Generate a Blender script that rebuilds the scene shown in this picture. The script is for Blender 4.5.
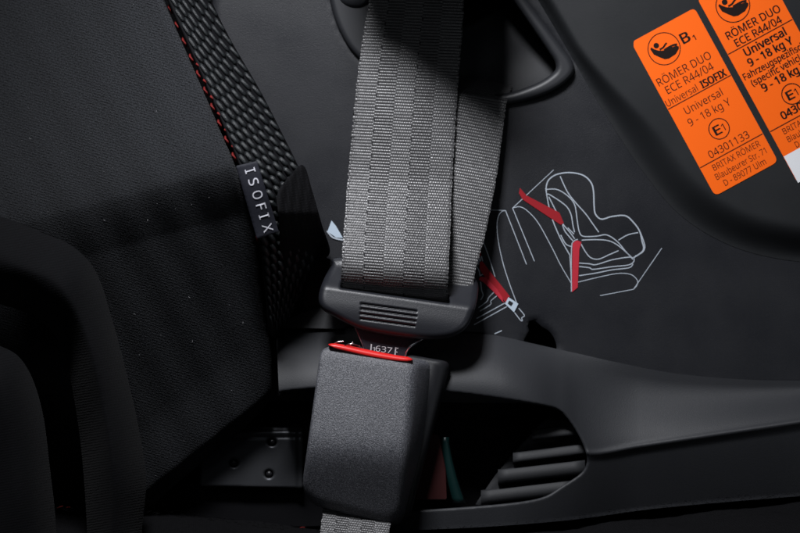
import bpy, bmesh, math, random, os
import numpy as np

random.seed(7)
rng = np.random.default_rng(7)
C = bpy.context.scene.collection
for o in list(bpy.data.objects):
    bpy.data.objects.remove(o)

# ---------------------------------------------------------------- scale, camera, light
S = 0.00045            # one unit of the working grid is 0.45 mm
D = 1900.0             # camera distance from the shell plane, working units
Z0 = 0.125             # height of the picture centre above the car seat


def raw(x, y, h):      # grid point -> metres (x right, y down, h towards the camera)
    return ((x - 400) * S, -h * S, -(y - 266.5) * S + Z0)


def W(x, y, h):        # same, measured along the line of sight
    f = (D - h) / D
    return ((x - 400) * S * f, -h * S, -(y - 266.5) * S * f + Z0)


scene = bpy.context.scene
cam_d = bpy.data.cameras.new("camera")
cam = bpy.data.objects.new("camera", cam_d)
C.objects.link(cam)
cam.location = (0, -D * S, Z0)
cam.rotation_euler = (math.radians(90), 0, 0)
cam_d.sensor_width = 36
cam_d.lens = 36 * D / 800
cam_d.clip_start = 0.01
cam_d.clip_end = 50
cam_d.dof.use_dof = True
cam_d.dof.focus_distance = (D - 75) * S
cam_d.dof.aperture_fstop = 9
scene.camera = cam

world = bpy.data.worlds.new("World")
scene.world = world
world.use_nodes = True
world.node_tree.nodes["Background"].inputs[0].default_value = (0.55, 0.62, 0.75, 1)
world.node_tree.nodes["Background"].inputs[1].default_value = 0.012

scene.view_settings.view_transform = 'Standard'
scene.view_settings.look = 'None'
scene.view_settings.exposure = 0
scene.view_settings.gamma = 1
scene.cycles.max_bounces = 6


def area(name, pos, target, size, size_y, power, color):
    d = bpy.data.lights.new(name, 'AREA')
    d.shape = 'RECTANGLE'
    d.size = size * S
    d.size_y = size_y * S
    d.energy = power
    d.color = color
    o = bpy.data.objects.new(name, d)
    C.objects.link(o)
    from mathutils import Vector
    a = Vector(raw(*pos))
    b = Vector(raw(*target))
    o.location = a
    o.rotation_euler = (b - a).to_track_quat('-Z', 'Y').to_euler()
    return o


key = area("key_softbox", (205, -690, 740), (470, 200, 40), 280, 200, 1.22, (0.95, 0.96, 1.0))
key.data.spread = math.radians(88)
area("front_softbox", (-350, -500, 1700), (400, 200, 0), 500, 500, 0.15, (0.88, 0.94, 1.0))
area("low_softbox", (1500, 700, 900), (300, 400, 60), 500, 300, 0.25, (0.9, 0.95, 1.0))

# ---------------------------------------------------------------- materials


def mat(name, color, rough=0.5, spec=0.5, metal=0.0, bump=None, coat=0.0, speck=None, var=0.0, sheen=0.0, spark=0.0):
    """bump = (scale, strength, distance in mm); coordinates are the object's own metres"""
    m = bpy.data.materials.new(name)
    m.use_nodes = True
    nt = m.node_tree
    p = nt.nodes["Principled BSDF"]
    p.inputs["Base Color"].default_value = (*color, 1)
    p.inputs["Roughness"].default_value = rough
    p.inputs["Specular IOR Level"].default_value = spec
    p.inputs["Metallic"].default_value = metal
    p.inputs["Coat Weight"].default_value = coat
    if sheen:
        p.inputs["Sheen Weight"].default_value = sheen
        p.inputs["Sheen Roughness"].default_value = 0.4
    tc = nt.nodes.new("ShaderNodeTexCoord")
    if bump:
        n = nt.nodes.new("ShaderNodeTexNoise")
        n.inputs["Scale"].default_value = bump[0]
        n.inputs["Detail"].default_value = 3
        n.inputs["Roughness"].default_value = 0.6
        nt.links.new(tc.outputs["Object"], n.inputs["Vector"])
        b = nt.nodes.new("ShaderNodeBump")
        b.inputs["Strength"].default_value = bump[1]
        b.inputs["Distance"].default_value = bump[2] * 0.001
        nt.links.new(n.outputs["Fac"], b.inputs["Height"])
        nt.links.new(b.outputs["Normal"], p.inputs["Normal"])
    if var:
        n2 = nt.nodes.new("ShaderNodeTexNoise")
        n2.inputs["Scale"].default_value = 35
        n2.inputs["Detail"].default_value = 5
        nt.links.new(tc.outputs["Object"], n2.inputs["Vector"])
        mr = nt.nodes.new("ShaderNodeMapRange")
        mr.inputs["From Min"].default_value = 0.3
        mr.inputs["From Max"].default_value = 0.7
        mr.inputs["To Min"].default_value = max(0.02, rough - var)
        mr.inputs["To Max"].default_value = rough + var
        nt.links.new(n2.outputs["Fac"], mr.inputs["Value"])
        nt.links.new(mr.outputs["Result"], p.inputs["Roughness"])
    if speck:                              # (scale, brighter colour) : grains in the plastic / fibres
        n3 = nt.nodes.new("ShaderNodeTexNoise")
        n3.inputs["Scale"].default_value = speck[0]
        n3.inputs["Detail"].default_value = 2
        nt.links.new(tc.outputs["Object"], n3.inputs["Vector"])
        r = nt.nodes.new("ShaderNodeMapRange")
        r.inputs["From Min"].default_value = 0.42
        r.inputs["From Max"].default_value = 0.72
        nt.links.new(n3.outputs["Fac"], r.inputs["Value"])
        mx = nt.nodes.new("ShaderNodeMix")
        mx.data_type = 'RGBA'
        mx.inputs[6].default_value = (*color, 1)
        mx.inputs[7].default_value = (*speck[1], 1)
        nt.links.new(r.outputs["Result"], mx.inputs[0])
        nt.links.new(mx.outputs[2], p.inputs["Base Color"])
    return m


def knit(name, color, hi, period, angle, strength=0.6, sheen=0.3, rough=0.85, dist=0.25, fleck=0.5):
    """ribbed knit: rows and stitches from the sheet's own UV (1 UV unit = 100 grid units)"""
    m = bpy.data.materials.new(name)
    m.use_nodes = True
    nt = m.node_tree
    L = nt.links.new
    p = nt.nodes["Principled BSDF"]
    p.inputs["Roughness"].default_value = rough
    p.inputs["Specular IOR Level"].default_value = 0.1
    p.inputs["Sheen Weight"].default_value = sheen
    uv = nt.nodes.new("ShaderNodeUVMap")
    mp = nt.nodes.new("ShaderNodeMapping")
    mp.inputs["Rotation"].default_value = (0, 0, math.radians(angle))
    L(uv.outputs["UV"], mp.inputs["Vector"])

    def wave(direction, per, dst):
        w = nt.nodes.new("ShaderNodeTexWave")
        w.bands_direction = direction
        w.inputs["Scale"].default_value = 31.4 / per
        w.inputs["Distortion"].default_value = dst
        w.inputs["Detail"].default_value = 2
        w.inputs["Detail Scale"].default_value = 3
        L(mp.outputs["Vector"], w.inputs["Vector"])
        return w
    w1 = wave('Y', period, 2.6)
    w2 = wave('X', period * 0.62, 1.2)
    mul = nt.nodes.new("ShaderNodeMath")
    mul.operation = 'MULTIPLY'
    L(w1.outputs["Fac"], mul.inputs[0])
    ad = nt.nodes.new("ShaderNodeMath")
    ad.operation = 'MULTIPLY_ADD'
    L(w2.outputs["Fac"], ad.inputs[0])
    ad.inputs[1].default_value = 0.6
    ad.inputs[2].default_value = 0.4
    L(ad.outputs[0], mul.inputs[1])
    n = nt.nodes.new("ShaderNodeTexNoise")
    n.inputs["Scale"].default_value = 75
    n.inputs["Detail"].default_value = 3
    L(mp.outputs["Vector"], n.inputs["Vector"])
    r = nt.nodes.new("ShaderNodeMapRange")
    r.inputs["From Min"].default_value = 0.35
    r.inputs["From Max"].default_value = 0.75
    L(n.outputs["Fac"], r.inputs["Value"])
    ml = nt.nodes.new("ShaderNodeMath")
    ml.operation = 'MULTIPLY_ADD'
    L(r.outputs["Result"], ml.inputs[0])
    ml.inputs[1].default_value = fleck
    m3 = nt.nodes.new("ShaderNodeMath")
    m3.operation = 'MULTIPLY'
    L(mul.outputs[0], m3.inputs[0])
    m3.inputs[1].default_value = 1 - fleck * 0.5
    L(m3.outputs[0], ml.inputs[2])
    mx = nt.nodes.new("ShaderNodeMix")
    mx.data_type = 'RGBA'
    mx.inputs[6].default_value = (*color, 1)
    mx.inputs[7].default_value = (*hi, 1)
    L(ml.outputs[0], mx.inputs[0])
    L(mx.outputs[2], p.inputs["Base Color"])
    b = nt.nodes.new("ShaderNodeBump")
    b.inputs["Strength"].default_value = strength
    b.inputs["Distance"].default_value = dist * 0.001
    L(ml.outputs[0], b.inputs["Height"])
    L(b.outputs["Normal"], p.inputs["Normal"])
    return m


M = {}
M['shell'] = mat("shell_plastic", (0.0090, 0.0097, 0.0125), 0.47, 0.42, bump=(2600, 0.6, 0.14), var=0.08)
M['panel'] = mat("label_panel_plastic", (0.0105, 0.0115, 0.0130), 0.52, 0.4, bump=(2600, 0.3, 0.12), var=0.05)
M['frame'] = mat("frame_plastic", (0.0185, 0.0197, 0.0228), 0.56, 0.35, bump=(2300, 0.5, 0.15), var=0.04)
M['gloss'] = mat("smooth_black_plastic", (0.012, 0.012, 0.014), 0.28, 0.5, var=0.06, bump=(700, 0.1, 0.1))
M['guide'] = mat("guide_plastic", (0.017, 0.018, 0.021), 0.48, 0.45, var=0.05, bump=(1500, 0.15, 0.1))
M['inside'] = mat("inner_plastic", (0.02, 0.02, 0.024), 0.6, 0.3, var=0.05)
M['slat'] = mat("fin_plastic", (0.02, 0.021, 0.023), 0.62, 0.3, bump=(2300, 0.5, 0.15))
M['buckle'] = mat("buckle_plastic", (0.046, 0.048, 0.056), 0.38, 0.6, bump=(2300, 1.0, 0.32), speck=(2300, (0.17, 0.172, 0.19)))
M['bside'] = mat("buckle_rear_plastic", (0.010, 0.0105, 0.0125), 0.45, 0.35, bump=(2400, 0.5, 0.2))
M['tongue'] = mat("tongue_plastic", (0.0115, 0.0124, 0.0160), 0.40, 0.5, bump=(2200, 0.45, 0.15))
M['red'] = mat("red_button_plastic", (0.62, 0.016, 0.014), 0.35, 0.5, bump=(900, 0.1, 0.1))
M['steel'] = mat("steel", (0.55, 0.57, 0.6), 0.24, 0.5, metal=1.0, bump=(600, 0.15, 0.1), var=0.08)
M['darksteel'] = mat("dark_steel", (0.07, 0.073, 0.08), 0.42, 0.5, metal=0.7, bump=(500, 0.15, 0.1), var=0.1)
M['platesteel'] = mat("blued_steel", (0.035, 0.038, 0.050), 0.3, 0.5, metal=0.6, bump=(350, 0.4, 0.3), var=0.12)
M['etch'] = mat("etched_marking", (0.45, 0.45, 0.47), 0.5)
M['belt'] = mat("belt_yarn", (0.068, 0.0675, 0.0690), 0.38, 0.65, speck=(2500, (0.120, 0.119, 0.120)))
M['belt2'] = mat("belt_yarn_dark_row", (0.058, 0.0575, 0.0590), 0.38, 0.65, speck=(2500, (0.102, 0.101, 0.102)))
M['beltgap'] = mat("belt_yarn_gap", (0.012, 0.012, 0.014), 0.7, 0.2)  # shade in the gaps between yarns, put into the colour
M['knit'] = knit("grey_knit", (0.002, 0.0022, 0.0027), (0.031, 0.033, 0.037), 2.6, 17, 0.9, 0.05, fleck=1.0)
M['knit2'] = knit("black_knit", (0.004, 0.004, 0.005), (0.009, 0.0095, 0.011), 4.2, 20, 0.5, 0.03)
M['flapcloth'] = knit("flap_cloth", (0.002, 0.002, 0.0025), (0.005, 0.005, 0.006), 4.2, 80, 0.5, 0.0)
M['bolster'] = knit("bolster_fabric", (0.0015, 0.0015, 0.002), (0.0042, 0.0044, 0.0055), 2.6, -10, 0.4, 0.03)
M['web'] = mat("trim_webbing_yarn", (0.012, 0.014, 0.0155), 0.42, 0.4, bump=(2600, 0.8, 0.3))
M['webbase'] = mat("trim_webbing_base", (0.004, 0.004, 0.005), 0.8, 0.1)
M['lint'] = mat("pale_lint", (0.25, 0.25, 0.26), 0.8, 0.1)
M['thread'] = mat("red_thread", (0.13, 0.009, 0.008), 0.7, 0.2)
M['tag'] = mat("woven_tag", (0.010, 0.0108, 0.0175), 0.7, 0.3, bump=(1500, 0.5, 0.15))
M['tagtext'] = mat("tag_lettering", (0.62, 0.62, 0.68), 0.7, 0.2)
M['orange'] = mat("orange_sticker", (0.95, 0.135, 0.006), 0.45, 0.3, bump=(250, 0.05, 0.1))
M['white'] = mat("white_sticker", (0.75, 0.76, 0.78), 0.45, 0.3)
M['ink'] = mat("black_ink", (0.012, 0.006, 0.005), 0.5, 0.2)
M['redink'] = mat("thin_ink", (0.06, 0.012, 0.005), 0.5, 0.2)
M['line'] = mat("white_print", (0.36, 0.40, 0.45), 0.6, 0.2)
M['redprint'] = mat("red_print", (0.27, 0.010, 0.016), 0.6, 0.2)
M['redprint2'] = mat("bright_red_print", (0.42, 0.022, 0.038), 0.6, 0.2)
M['blueprint'] = mat("pale_print", (0.42, 0.50, 0.58), 0.6, 0.2)
M['indred'] = mat("indicator_red_plastic", (0.03, 0.006, 0.006), 0.5, 0.3)
M['indgreen'] = mat("indicator_green_plastic", (0.002, 0.015, 0.0145), 0.4, 0.4)
M['seat'] = knit("car_seat_cloth", (0.001, 0.001, 0.0013), (0.005, 0.005, 0.006), 3.5, 5, 0.5, 0.0)

# ---------------------------------------------------------------- mesh helpers


def link(name, verts, faces, mats, parent=None, fmat=None, smooth=True, uv=None):
    me = bpy.data.meshes.new(name)
    me.from_pydata([tuple(map(float, v)) for v in verts], [], [tuple(map(int, f)) for f in faces])
    if not isinstance(mats, (list, tuple)):
        mats = [mats]
    for m in mats:
        me.materials.append(m)
    if fmat is not None:
        me.polygons.foreach_set("material_index", np.asarray(fmat, dtype=np.int32))
    if smooth:
        me.polygons.foreach_set("use_smooth", np.ones(len(me.polygons), dtype=bool))
    if uv is not None:
        lay = me.uv_layers.new(name="UVMap")
        vi = np.empty(len(me.loops), dtype=np.int32)
        me.loops.foreach_get("vertex_index", vi)
        uva = np.asarray(uv, dtype=np.float32)[vi]
        lay.data.foreach_set("uv", uva.ravel())
    me.update()
    o = bpy.data.objects.new(name, me)
    C.objects.link(o)
    if parent:
        o.parent = parent
        o.matrix_parent_inverse = parent.matrix_world.inverted() if False else o.matrix_parent_inverse
        from mathutils import Matrix, Vector
        off = Vector((0, 0, 0))
        q = parent
        while q:
            off += q.location
            q = q.parent
        me.transform(Matrix.Translation(-off))
    return o


def thing(name, label, cat, pos, group=None):
    o = bpy.data.objects.new(name, None)
    o.empty_display_size = 0.02
    o.location = pos
    C.objects.link(o)
    o['label'] = label
    o['category'] = cat
    if group:
        o['group'] = group
    return o


def crom(pts, closed=False, n=8):
    """Catmull-Rom through 2-D or 3-D points"""
    P = np.array(pts, dtype=float)
    N = len(P)
    out = []
    rngi = range(N) if closed else range(N - 1)
    for i in rngi:
        if closed:
            p0, p1, p2, p3 = P[(i - 1) % N], P[i], P[(i + 1) % N], P[(i + 2) % N]
        else:
            p0, p1, p2, p3 = P[max(i - 1, 0)], P[i], P[i + 1], P[min(i + 2, N - 1)]
        for k in range(n):
            t = k / n
            out.append(0.5 * ((2 * p1) + (-p0 + p2) * t + (2 * p0 - 5 * p1 + 4 * p2 - p3) * t * t + (-p0 + 3 * p1 - 3 * p2 + p3) * t ** 3))
    if not closed:
        out.append(P[-1])
    return np.array(out)


def roundpoly(pts, r, n=5):
    """polygon with rounded corners; r one radius or one per corner"""
    P = np.array(pts, dtype=float)
    N = len(P)
    out = []
    for i in range(N):
        ri = r[i] if isinstance(r, (list, tuple)) else r
        a, b, c = P[i - 1], P[i], P[(i + 1) % N]
        u = (a - b)
        v = (c - b)
        lu, lv = np.linalg.norm(u), np.linalg.norm(v)
        u /= lu
        v /= lv
        if ri < 0.01:
            out.append(b)
            continue
        d = min(ri, lu * 0.48, lv * 0.48)
        p0, p2 = b + u * d, b + v * d
        for k in range(n + 1):
            t = k / n
            out.append((1 - t) ** 2 * p0 + 2 * t * (1 - t) * b + t * t * p2)
    return np.array(out)


def sdist(P, poly):
    """signed distance (inside +) and nearest point of points P to closed polygon"""
    P = np.asarray(P, float)
    A = poly
    B = np.roll(poly, -1, axis=0)
    best = np.full(len(P), 1e18)
    near = np.zeros_like(P)
    inside = np.zeros(len(P), bool)
    for a, b in zip(A, B):
        ab = b - a
        L2 = ab @ ab
        if L2 < 1e-12:
            continue
        t = np.clip(((P - a) @ ab) / L2, 0, 1)
        q = a + t[:, None] * ab
        d = ((P - q) ** 2).sum(1)
        m = d < best
        best[m] = d[m]
        near[m] = q[m]
        if a[1] != b[1]:
            c = ((a[1] > P[:, 1]) != (b[1] > P[:, 1]))
            xi = (b[0] - a[0]) * (P[:, 1] - a[1]) / (b[1] - a[1]) + a[0]
            inside ^= c & (P[:, 0] < xi)
    d = np.sqrt(best)
    return np.where(inside, d, -d), near


def sheet(name, outline, hfun, material, parent, cell=2.5, holes=(), wall=20, edge=0.0, hole_edge=None, back=None, hwall=None):
    """moulded sheet: outline filled with a fine grid, height hfun(x, y), rounded edges and a wall folded back"""
    outline = np.asarray(outline, float)
    x0, y0 = outline.min(0) - cell
    x1, y1 = outline.max(0) + cell
    nx = int((x1 - x0) / cell) + 2
    ny = int((y1 - y0) / cell) + 2
    X, Y = np.meshgrid(x0 + np.arange(nx) * cell, y0 + np.arange(ny) * cell)
    P = np.stack([X.ravel(), Y.ravel()], 1)
    d, q = sdist(P, outline)
    sd = d.copy()
    near = q.copy()
    for hpoly in holes:
        dh, qh = sdist(P, np.asarray(hpoly, float))
        m = -dh < sd
        sd = np.where(m, -dh, sd)
        near = np.where(m[:, None], qh, near)
    snap = np.abs(sd) < cell * 0.28
    P[snap] = near[snap]
    sd = np.where(snap, 0.0, sd)
    idx = np.arange(nx * ny).reshape(ny, nx)
    F = np.stack([idx[:-1, :-1].ravel(), idx[:-1, 1:].ravel(), idx[1:, 1:].ravel(), idx[1:, :-1].ravel()], 1)
    sf_ = sd[F]
    inside_all = (sf_ >= 0).all(1)
    flat0 = (sf_ == 0).all(1)
    if flat0.any():
        cc = P[F[flat0]].mean(1)
        dd = sdist(cc, outline)[0]
        for hpoly in holes:
            dd = np.minimum(dd, -sdist(cc, np.asarray(hpoly, float))[0])
        inside_all[np.where(flat0)[0][dd <= 0]] = False
    faces_g = [tuple(f) for f in F[inside_all]]
    mixed = (~inside_all) & (sf_ > 0).any(1)
    extra, ecut = [], {}
    base_n = nx * ny
    for f in F[mixed]:
        poly = []
        for q in range(4):
            u, v = int(f[q]), int(f[(q + 1) % 4])
            su, sv = sd[u], sd[v]
            if su >= 0:
                poly.append(u)
            if su * sv < 0:
                key = (min(u, v), max(u, v))
                if key not in ecut:
                    t = su / (su - sv)
                    ecut[key] = base_n + len(extra)
                    extra.append(P[u] * (1 - t) + P[v] * t)
                poly.append(ecut[key])
        if len(poly) >= 3:
            faces_g.append(tuple(poly))
    PA = np.concatenate([P, np.array(extra)]) if extra else P
    used = np.zeros(len(PA), bool)
    for f in faces_g:
        for w in f:
            used[w] = True
    remap = -np.ones(len(PA), int)
    remap[used] = np.arange(used.sum())
    Pu = PA[used]
    d2, _ = sdist(Pu, outline)
    d2 = np.maximum(d2, 0)
    H = hfun(Pu[:, 0], Pu[:, 1])
    if edge > 0:
        t = np.clip(d2 / edge, 0, 1)
        H = H - edge * (1 - np.sqrt(np.clip(1 - (1 - t) ** 2, 0, 1)))
    he = hole_edge if hole_edge is not None else edge
    if he > 0:
        for hpoly in holes:
            dh, _ = sdist(Pu, np.asarray(hpoly, float))
            t = np.clip(-dh / he, 0, 1)
            H = H - he * (1 - np.sqrt(np.clip(1 - (1 - t) ** 2, 0, 1)))
    faces = [tuple(int(remap[w]) for w in f) for f in faces_g]
    pts = [(x, y, h) for (x, y), h in zip(Pu, H)]
    # boundary wall
    from collections import defaultdict
    ec = {}
    for f in faces:
        for i in range(len(f)):
            u, v = f[i], f[(i + 1) % len(f)]
            key = (min(u, v), max(u, v))
            if key in ec:
                ec[key] = None
            else:
                ec[key] = (u, v)
    bnd = [e for e in ec.values() if e]
    low = {}
    rim = {}
    for u, v in bnd:
        for w in (u, v):
            if w not in low:
                x, y, h = pts[w]
                rim[w] = len(pts)
                pts.append((x, y, h))
                low[w] = len(pts)
                dw = hwall(x, y) if hwall else wall
                pts.append((x, y, (back if back is not None else h - dw)))
    for u, v in bnd:
        faces.append((rim[v], rim[u], low[u], low[v]))
    V = [W(*p) for p in pts]
    uv = [(p[0] / 100, -p[1] / 100) for p in pts]
    # orient: want faces towards camera -> (a,b,c,e) in x right,y down order is clockwise seen from camera; flip
    faces = [f[::-1] for f in faces]
    o = link(name, V, faces, material, parent, uv=uv)
    return o


def loft(name, rings, material, parent, cap0=True, cap1=True, mats=None):
    """closed rings of equal length, (x, y, h) each, skinned in order"""
    n = len(rings[0])
    V = []
    for r in rings:
        V += [W(*p) for p in r]
    F = []
    for i in range(len(rings) - 1):
        for k in range(n):
            a, b = i * n + k, i * n + (k + 1) % n
            F.append((a, b, b + n, a + n))
    if cap0:
        F.append(tuple(range(n))[::-1])
    if cap1:
        F.append(tuple(range((len(rings) - 1) * n, len(rings) * n)))
    o = link(name, V, F, material, parent)
    bm = bmesh.new()
    bm.from_mesh(o.data)
    bmesh.ops.recalc_face_normals(bm, faces=bm.faces)
    bm.to_mesh(o.data)
    bm.free()
    return o


def plate(name, outline, h, thick, material, parent, bev=1.0, hf=None):
    """flat piece with a bevelled front edge"""
    P = np.asarray(outline, float)
    c = P.mean(0)
    d = P - c
    ln = np.linalg.norm(d, axis=1, keepdims=True)
    ins = c + d * (1 - bev / np.maximum(ln, bev * 1.01))
    g = hf or (lambda x, y: h)
    r0 = [(x, y, g(x, y) - thick) for x, y in P]
    r1 = [(x, y, g(x, y) - bev) for x, y in P]
    r2 = [(x, y, g(x, y)) for x, y in ins]
    o = loft(name, [r0, r1, r2], material, parent)
    for f in o.data.polygons:
        f.use_smooth = False
    return o


def tube_mesh(path, r, n=6):
    """verts, faces of a tube along 3-D grid points"""
    P = np.array([raw_w for raw_w in path], float)
    V, F = [], []
    m = len(P)
    for i in range(m):
        t = P[min(i + 1, m - 1)] - P[max(i - 1, 0)]
        t /= max(np.linalg.norm(t), 1e-9)
        up = np.array([0, 0, 1.0]) if abs(t[2]) < 0.9 else np.array([0, 1.0, 0])
        s = np.cross(t, up)
        s /= np.linalg.norm(s)
        u = np.cross(s, t)
        rr = r[i] if hasattr(r, '__len__') else r
        for k in range(n):
            a = 2 * math.pi * k / n
            V.append(P[i] + rr * (math.cos(a) * s + math.sin(a) * u))
    for i in range(m - 1):
        for k in range(n):
            a, b = i * n + k, i * n + (k + 1) % n
            F.append((a, b, b + n, a + n))
    F.append(tuple(range(n))[::-1])
    F.append(tuple(range((m - 1) * n, m * n)))
    return V, F


class MB:
    def __init__(self):
        self.v, self.f, self.m = [], [], []

    def add(self, V, F, mi=0):
        o = len(self.v)
        self.v += [tuple(p) for p in V]
        self.f += [tuple(i + o for i in f) for f in F]
        self.m += [mi] * len(F)

    def ribbon(self, pts, w, h, mi=0, smooth=True, n=5):
        P = crom(pts, n=n) if smooth and len(pts) > 2 else np.array(pts, float)
        m = len(P)
        V = []
        for i in range(m):
            t = P[min(i + 1, m - 1)] - P[max(i - 1, 0)]
            t /= max(np.linalg.norm(t), 1e-9)
            s = np.array([-t[1], t[0]]) * w / 2
            hh = h(P[i][0], P[i][1]) if callable(h) else h
            V.append((*(P[i] + s), hh))
            V.append((*(P[i] - s), hh))
        F = [(2 * i, 2 * i + 1, 2 * i + 3, 2 * i + 2) for i in range(m - 1)]
        self.add(V, F, mi)

    def poly(self, pts, h, mi=0):
        from mathutils.geometry import tessellate_polygon
        from mathutils import Vector
        hh = (lambda x, y: h) if not callable(h) else h
        vs = [Vector((p[0], p[1], 0)) for p in pts]
        T = tessellate_polygon([vs])
        self.add([(p[0], p[1], hh(p[0], p[1])) for p in pts], [tuple(t) for t in T], mi)

    def build(self, name, mats, parent, smooth=False, conv=W, face_cam=False):
        V = [conv(*p) for p in self.v]
        F = self.f
        if face_cam:
            F2 = []
            for f in F:
                a, b, c = (np.array(V[i]) for i in f[:3])
                nrm = np.cross(b - a, c - a)
                F2.append(f if nrm[1] < 0 else f[::-1])
            F = F2
        return link(name, V, F, mats, parent, fmat=self.m, smooth=smooth)


FONT = None
try:
    fp = os.path.join(bpy.utils.system_resource('DATAFILES'), 'fonts', 'NotoSansHebrew-Regular.woff2')
    FONT = bpy.data.fonts.load(fp)
except Exception:
    FONT = None
_tc = {}
_cap = {}


def text_tris(body, bold=0.0, spacing=1.0):
    """text as flat triangles: verts (x right, y up) scaled to cap height 1, faces, width"""
    key = (body, bold, spacing)
    if key in _tc:
        return _tc[key]
    cu = bpy.data.curves.new("lettering", 'FONT')
    cu.body = body
    if FONT:
        cu.font = FONT
    cu.size = 1.0
    cu.offset = 0.0
    cu.space_character = spacing
    cu.resolution_u = 4
    ob = bpy.data.objects.new("lettering", cu)
    C.objects.link(ob)
    dg = bpy.context.evaluated_depsgraph_get()
    dg.update()
    me = bpy.data.meshes.new_from_object(ob.evaluated_get(dg))
    V = np.array([v.co[:2] for v in me.vertices])
    F = [tuple(p.vertices) for p in me.polygons]
    bpy.data.objects.remove(ob)
    bpy.data.curves.remove(cu)
    bpy.data.meshes.remove(me)
    w = V[:, 0].max() - V[:, 0].min()
    V[:, 0] -= V[:, 0].min()
    if "H" not in _cap:
        _cap["H"] = None
        Vh, _, _ = text_tris("H")
        _cap["H"] = Vh[:, 1].max()
        _tc.clear()
    cap = _cap["H"] or 1.0
    V /= cap
    _tc[key] = (V, F, w / cap)
    return _tc[key]


def put_text(mb, body, O, ex, ey, u, v, h, width=None, cap=8.0, bold=0.0, mi=0, align='C', spacing=1.0, clip=None):
    """centre (or left) text at u,v of the frame O,ex,ey ; v is the middle of the capitals"""
    V, F, w = text_tris(body, bold, spacing)
    sx = (width / w) if width else cap
    sy = cap
    xs = V[:, 0] * sx + (u - (w * sx / 2 if align == 'C' else 0))
    ys = v + sy * 0.5 - V[:, 1] * sy
    pts = [(O[0] + ex[0] * a + ey[0] * b, O[1] + ex[1] * a + ey[1] * b, h) for a, b in zip(xs, ys)]
    mb.add(pts, F, mi)
    if bold > 0.005:                    # heavier weight: the same letters again, a hair to each side and above
        e = min(0.42, bold * 14)
        for q, (dx, dy) in enumerate(((-e, 0), (e, 0), (-e, -e * .5), (e, e * .5))):
            mb.add([(p[0] + ex[0] * dx + ey[0] * dy, p[1] + ex[1] * dx + ey[1] * dy, p[2] + 0.02 * (q + 1)) for p in pts], F, mi)


def ring2d(mb, c, r, w, h, mi=0, n=40):
    V, F = [], []
    for k in range(n):
        a = 2 * math.pi * k / n
        V.append((c[0] + math.cos(a) * r, c[1] + math.sin(a) * r, h))
        V.append((c[0] + math.cos(a) * (r - w), c[1] + math.sin(a) * (r - w), h))
    for k in range(n):
        a = 2 * k
        b = 2 * ((k + 1) % n)
        F.append((a, b, b + 1, a + 1))
    mb.add(V, F, mi)


def ss(a, b, x):
    t = np.clip((x - a) / (b - a), 0, 1)
    return t * t * (3 - 2 * t)


def interp(x, pts):
    return np.interp(x, [p[0] for p in pts], [p[1] for p in pts])


def smooth_interp(x, pts):
    c = crom(pts, n=10)
    return np.interp(x, c[:, 0], c[:, 1])


# ================================================================ the car seat underneath and behind
car = thing("car_seat", "black cloth car seat with dark red stitching that the child seat stands on", "car seat", raw(400, 545, 0))


def bottom_edge(x):
    return smooth_interp(x, [(-150, 500), (150, 512), (300, 528), (440, 526), (560, 518), (660, 505), (800, 493), (980, 480)])


# cushion: a soft surface that runs from behind the child seat towards the camera
V, F, uvs = [], [], []
nx, nh = 150, 90
for j in range(nh + 1):
    h = -160 + (560) * j / nh
    for i in range(nx + 1):
        x = -160 + 1140 * i / nx
        y = 527 + 0.10 * (h + 0) + (bottom_edge(x) - 520) * 0.9 + 2.5 * math.sin(x * 0.021 + h * 0.01) + 1.2 * math.sin(x * 0.06 - h * 0.05)
        y += random.uniform(-0.5, 0.5)
        V.append(raw(x, y, h))
        uvs.append((x / 100, h / 100))
for j in range(nh):
    for i in range(nx):
        a = j * (nx + 1) + i
        F.append((a, a + nx + 1, a + nx + 2, a + 1))
link("cushion", V, F, M['seat'], car, uv=uvs)
sheet("backrest", roundpoly([(-180, -180), (980, -180), (980, 600), (-180, 600)], 30), lambda x, y: -150 + 6 * np.sin(x / 60.0) + 4 * np.sin(y / 45.), M['seat'], car, cell=14, wall=40, edge=20)
# red top-stitch and fuzz along the seam in front of the frame
mb = MB()
for x in np.arange(-60, 900, 9.0):
    y = bottom_edge(x) + 0.2
    if 150 < x < 300 or random.random() < 0.72:
        continue
    hh = 8 + random.uniform(-1, 1)
    a = (x, y - 0.3 + random.uniform(-1, 1), hh)
    b = (x + random.uniform(4, 7), y - 1.0 + random.uniform(-1, 1), hh)
    Vt, Ft = tube_mesh([a, ((a[0] + b[0]) / 2, (a[1] + b[1]) / 2 - 0.5, hh + 0.6), b], 0.6, 5)
    mb.add(Vt, Ft)
mb.build("stitching", M['thread'], car, smooth=True)
mb = MB()
for k in range(900):
    x = random.uniform(-80, 900)
    h0 = random.uniform(20, 60)
    y = bottom_edge(x) - 1.0 + (h0 - 31) * 0.12 + random.uniform(0, 2)
    a = random.uniform(0, 6.28)
    l = random.uniform(1.5, 5)
    Vt, Ft = tube_mesh([(x, y, h0), (x + l * math.cos(a) * .5, y - 0.8, h0 + l * math.sin(a) * 0.5), (x + l * math.cos(a), y - random.uniform(0, 1.4), h0 + l * math.sin(a))], 0.16, 3)
    mb.add(Vt, Ft)
mb.build("cloth_pile", M['seat'], car)
car.children[-1]['kind'] = 'stuff'

# ================================================================ the child seat
cs = thing("child_seat", "dark grey plastic child seat with black fabric cover, orange stickers and a printed drawing", "child seat", raw(420, 520, 0))

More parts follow.
